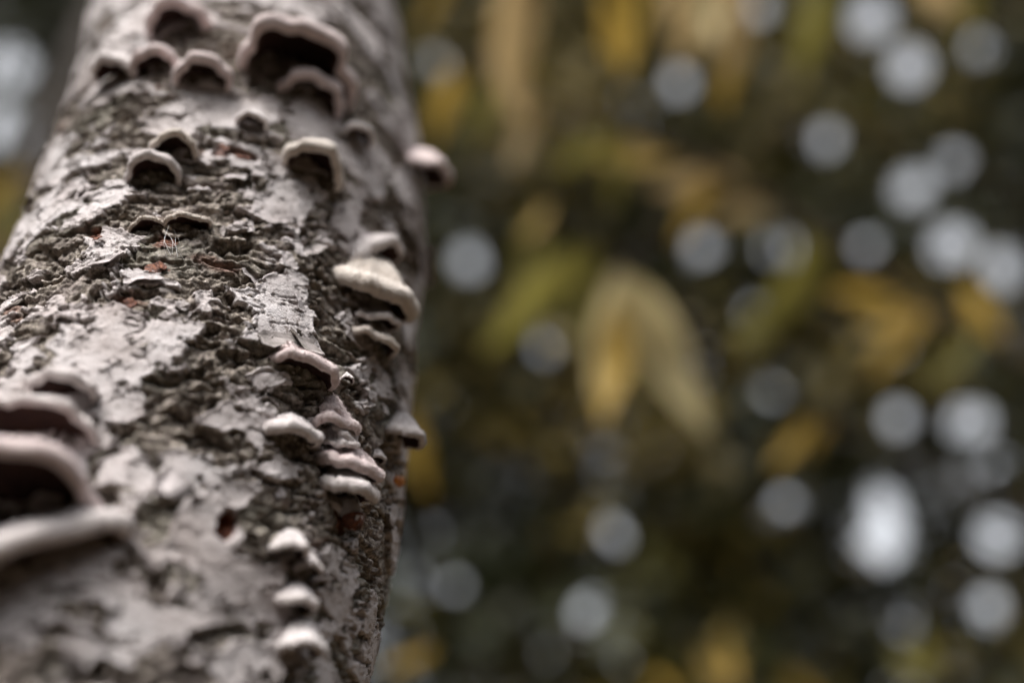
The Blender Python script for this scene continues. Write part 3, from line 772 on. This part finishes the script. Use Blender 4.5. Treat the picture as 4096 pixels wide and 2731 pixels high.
def sapling(base, height, label, branches, radius=.03, lean=(0, 0), cat='sapling', crown=None):
    root = tag(empty('sapling', (base[0], base[1], 0)), label, cat)
    b0 = np.array([base[0], base[1], 0])
    hz = np.linspace(-.05, height, 16)
    path = np.stack([lean[0] * hz, lean[1] * hz, hz], 1)
    v, f = tube_arrays(path, radius * (1 - .75 * hz / height), 12)
    obj('trunk', mesh_np('trunk', v, f), M_WOOD, root)
    for (pts, r0, r1, lvs) in branches:
        P = [aim(x * .4354, y * .4354, d_ * 1.3) for x, y, d_ in pts]
        zs = P[0][2] - .12
        P = [b0 + np.array([lean[0] * zs, lean[1] * zs, zs])] + P
        Q = smooth_path(P, 30) - b0
        v, f = tube_arrays(Q, np.linspace(r0, r1, 30), 7)
        br = obj('branch', mesh_np('branch', v, f), M_TWIG, root)
        for (x, y, dd, x2, y2, c) in lvs:
            dd = dd * 1.3
            a = aim(x * .4354, y * .4354, dd) - b0; e = aim(x2 * .4354, y2 * .4354, dd * rng.uniform(.97, 1.03)) - b0
            D = a - e; Lg = np.linalg.norm(D); zax = D / Lg
            yv = -(a + b0 - np.array([0, 0, CAM_H])); yv = yv / np.linalg.norm(yv) + rng.normal(0, .25, 3)
            xax = np.cross(yv, zax); xax /= np.linalg.norm(xax); yax = np.cross(zax, xax)
            lf = bpy.data.objects.new('leaf', LEAVES[c][int(rng.integers(0, 3))])
            link(lf, br)
            lf.matrix_local = Matrix([[xax[k] * Lg, yax[k] * Lg, zax[k] * Lg, a[k]] for k in range(3)] + [[0, 0, 0, 1]])
    return root
q = aim(2950 * .4354, 900 * .4354, 3.5)
sapling((q[0], q[1]), 4.2, 'slender sapling whose branches carry tan, gold and olive lance shaped leaves', [
    ([(2500, 900, 2.4), (2150, 720, 2.2), (1640, 385, 2.0), (1250, 235, 1.9), (1010, 120, 1.9)], .020, .006,
     [(1700, 400, 2.0, 1480, 440, 't'), (1640, 390, 2.0, 1560, 560, 'g'), (1420, 300, 1.95, 1260, 400, 'o'), (1430, 310, 1.95, 1400, 470, 'o'), (1230, 230, 1.9, 1185, 400, 't'),
      (1050, 150, 1.9, 985, 330, 'g'), (2150, 720, 2.2, 1960, 740, 'g'), (2120, 720, 2.2, 1980, 860, 'g'), (2060, 690, 2.2, 1900, 660, 'g'), (1560, 360, 2.0, 1330, 340, 'g'), (1780, 470, 2.05, 1620, 500, 't'), (1120, 190, 1.9, 1100, 330, 'o'), (2300, 790, 2.3, 2200, 640, 'g'), (1900, 560, 2.1, 1700, 800, 'o'), (1850, 520, 2.1, 1840, 720, 'o'), (2250, 760, 2.2, 2120, 900, 'o')]),
    ([(2600, 100, 2.4), (2250, -60, 2.2), (1700, -60, 2.0), (1200, -80, 1.8)], .012, .004,
     [(1690, -60, 2.0, 1560, 150, 't'), (1720, -50, 2.0, 1650, 190, 't'), (1620, -60, 2.0, 1640, 120, 'p'), (1420, -80, 1.9, 1390, 150, 'g'), (1380, -80, 1.9, 1460, 60, 'o'), (1200, -80, 1.8, 1130, 90, 't'), (1210, -70, 1.8, 1180, 250, 't'),
      (1900, -60, 2.1, 1830, 180, 'o'), (1560, -70, 2.0, 1540, 90, 't'), (1180, -80, 1.8, 1250, 60, 't'), (1140, 60, 1.85, 1200, 300, 't'), (1460, -70, 1.95, 1430, 180, 'g'), (1700, 40, 2.0, 1660, 250, 'g'), (2080, -60, 2.2, 2240, 60, 't'), (2250, -60, 2.2, 2200, 130, 'o'), (1040, -60, 1.8, 960, 60, 'g')]),
    ([(2500, 500, 2.2), (1900, 250, 1.7), (1600, 380, 1.5), (1460, 600, 1.35), (1420, 640, 1.33)], .006, .0015,
     [(1425, 610, 1.35, 1372, 925, 'p'), (1430, 680, 1.35, 1405, 985, 'g'), (1430, 640, 1.33, 1610, 985, 'p'), (1440, 630, 1.35, 1590, 840, 'p'), (1360, 560, 1.37, 1330, 780, 'o')]),
    ([(2500, 1250, 2.2), (1980, 1000, 2.0), (1800, 930, 1.9), (1250, 470, 1.9)], .007, .002,
     [(1860, 960, 1.95, 1790, 1080, 'g'), (1900, 960, 1.95, 1850, 1050, 'g'), (1240, 470, 1.9, 1190, 680, 'o'), (1260, 470, 1.9, 1215, 560, 'g'), (1750, 700, 1.95, 1690, 800, 'o'), (1320, 560, 1.9, 1130, 830, 'o')]),
])
q = aim(1900 * .4354, 2900 * .4354, 3.1)
sapling((q[0], q[1]), 2.0, 'low sapling with gold leaves reaching up from below the others', [
    ([(1850, 1900, 2.2), (1700, 1600, 2.1), (1620, 1500, 2.0)], .007, .002, [(1700, 1580, 2.1, 1600, 1500, 'g'), (1690, 1560, 2.1, 1660, 1460, 'g'), (1560, 1600, 2.1, 1480, 1530, 'g')]),
    ([(1900, 1800, 2.2), (1990, 1620, 2.2), (2150, 1540, 2.2)], .006, .002, [(1900, 1620, 2.2, 1800, 1540, 'g'), (2150, 1560, 2.2, 2040, 1490, 'o'), (2150, 1560, 2.2, 2110, 1430, 'o')]),
    ([(1500, 1800, 2.0), (1150, 1650, 1.6), (970, 1250, 1.4), (955, 950, 1.3)], .005, .002, [(948, 930, 1.3, 968, 1150, 'g'), (1000, 1480, 1.5, 880, 1560, 'g'), (1000, 1420, 1.5, 900, 1380, 'o')]),
], .02)
q = aim(170 * .4354, 250 * .4354, 3.7)
sapling((q[0], q[1]), 7.0, 'dark brown trunk of a tree standing close behind the fungus-covered trunk', [
    ([(60, 700, 2.6), (-60, 500, 2.2)], .010, .003, [(-40, 480, 2.2, 60, 380, 'g'), (10, 580, 2.3, 30, 420, 'o'), (-20, 600, 2.3, 50, 480, 'g')]),
], .16, cat='tree')
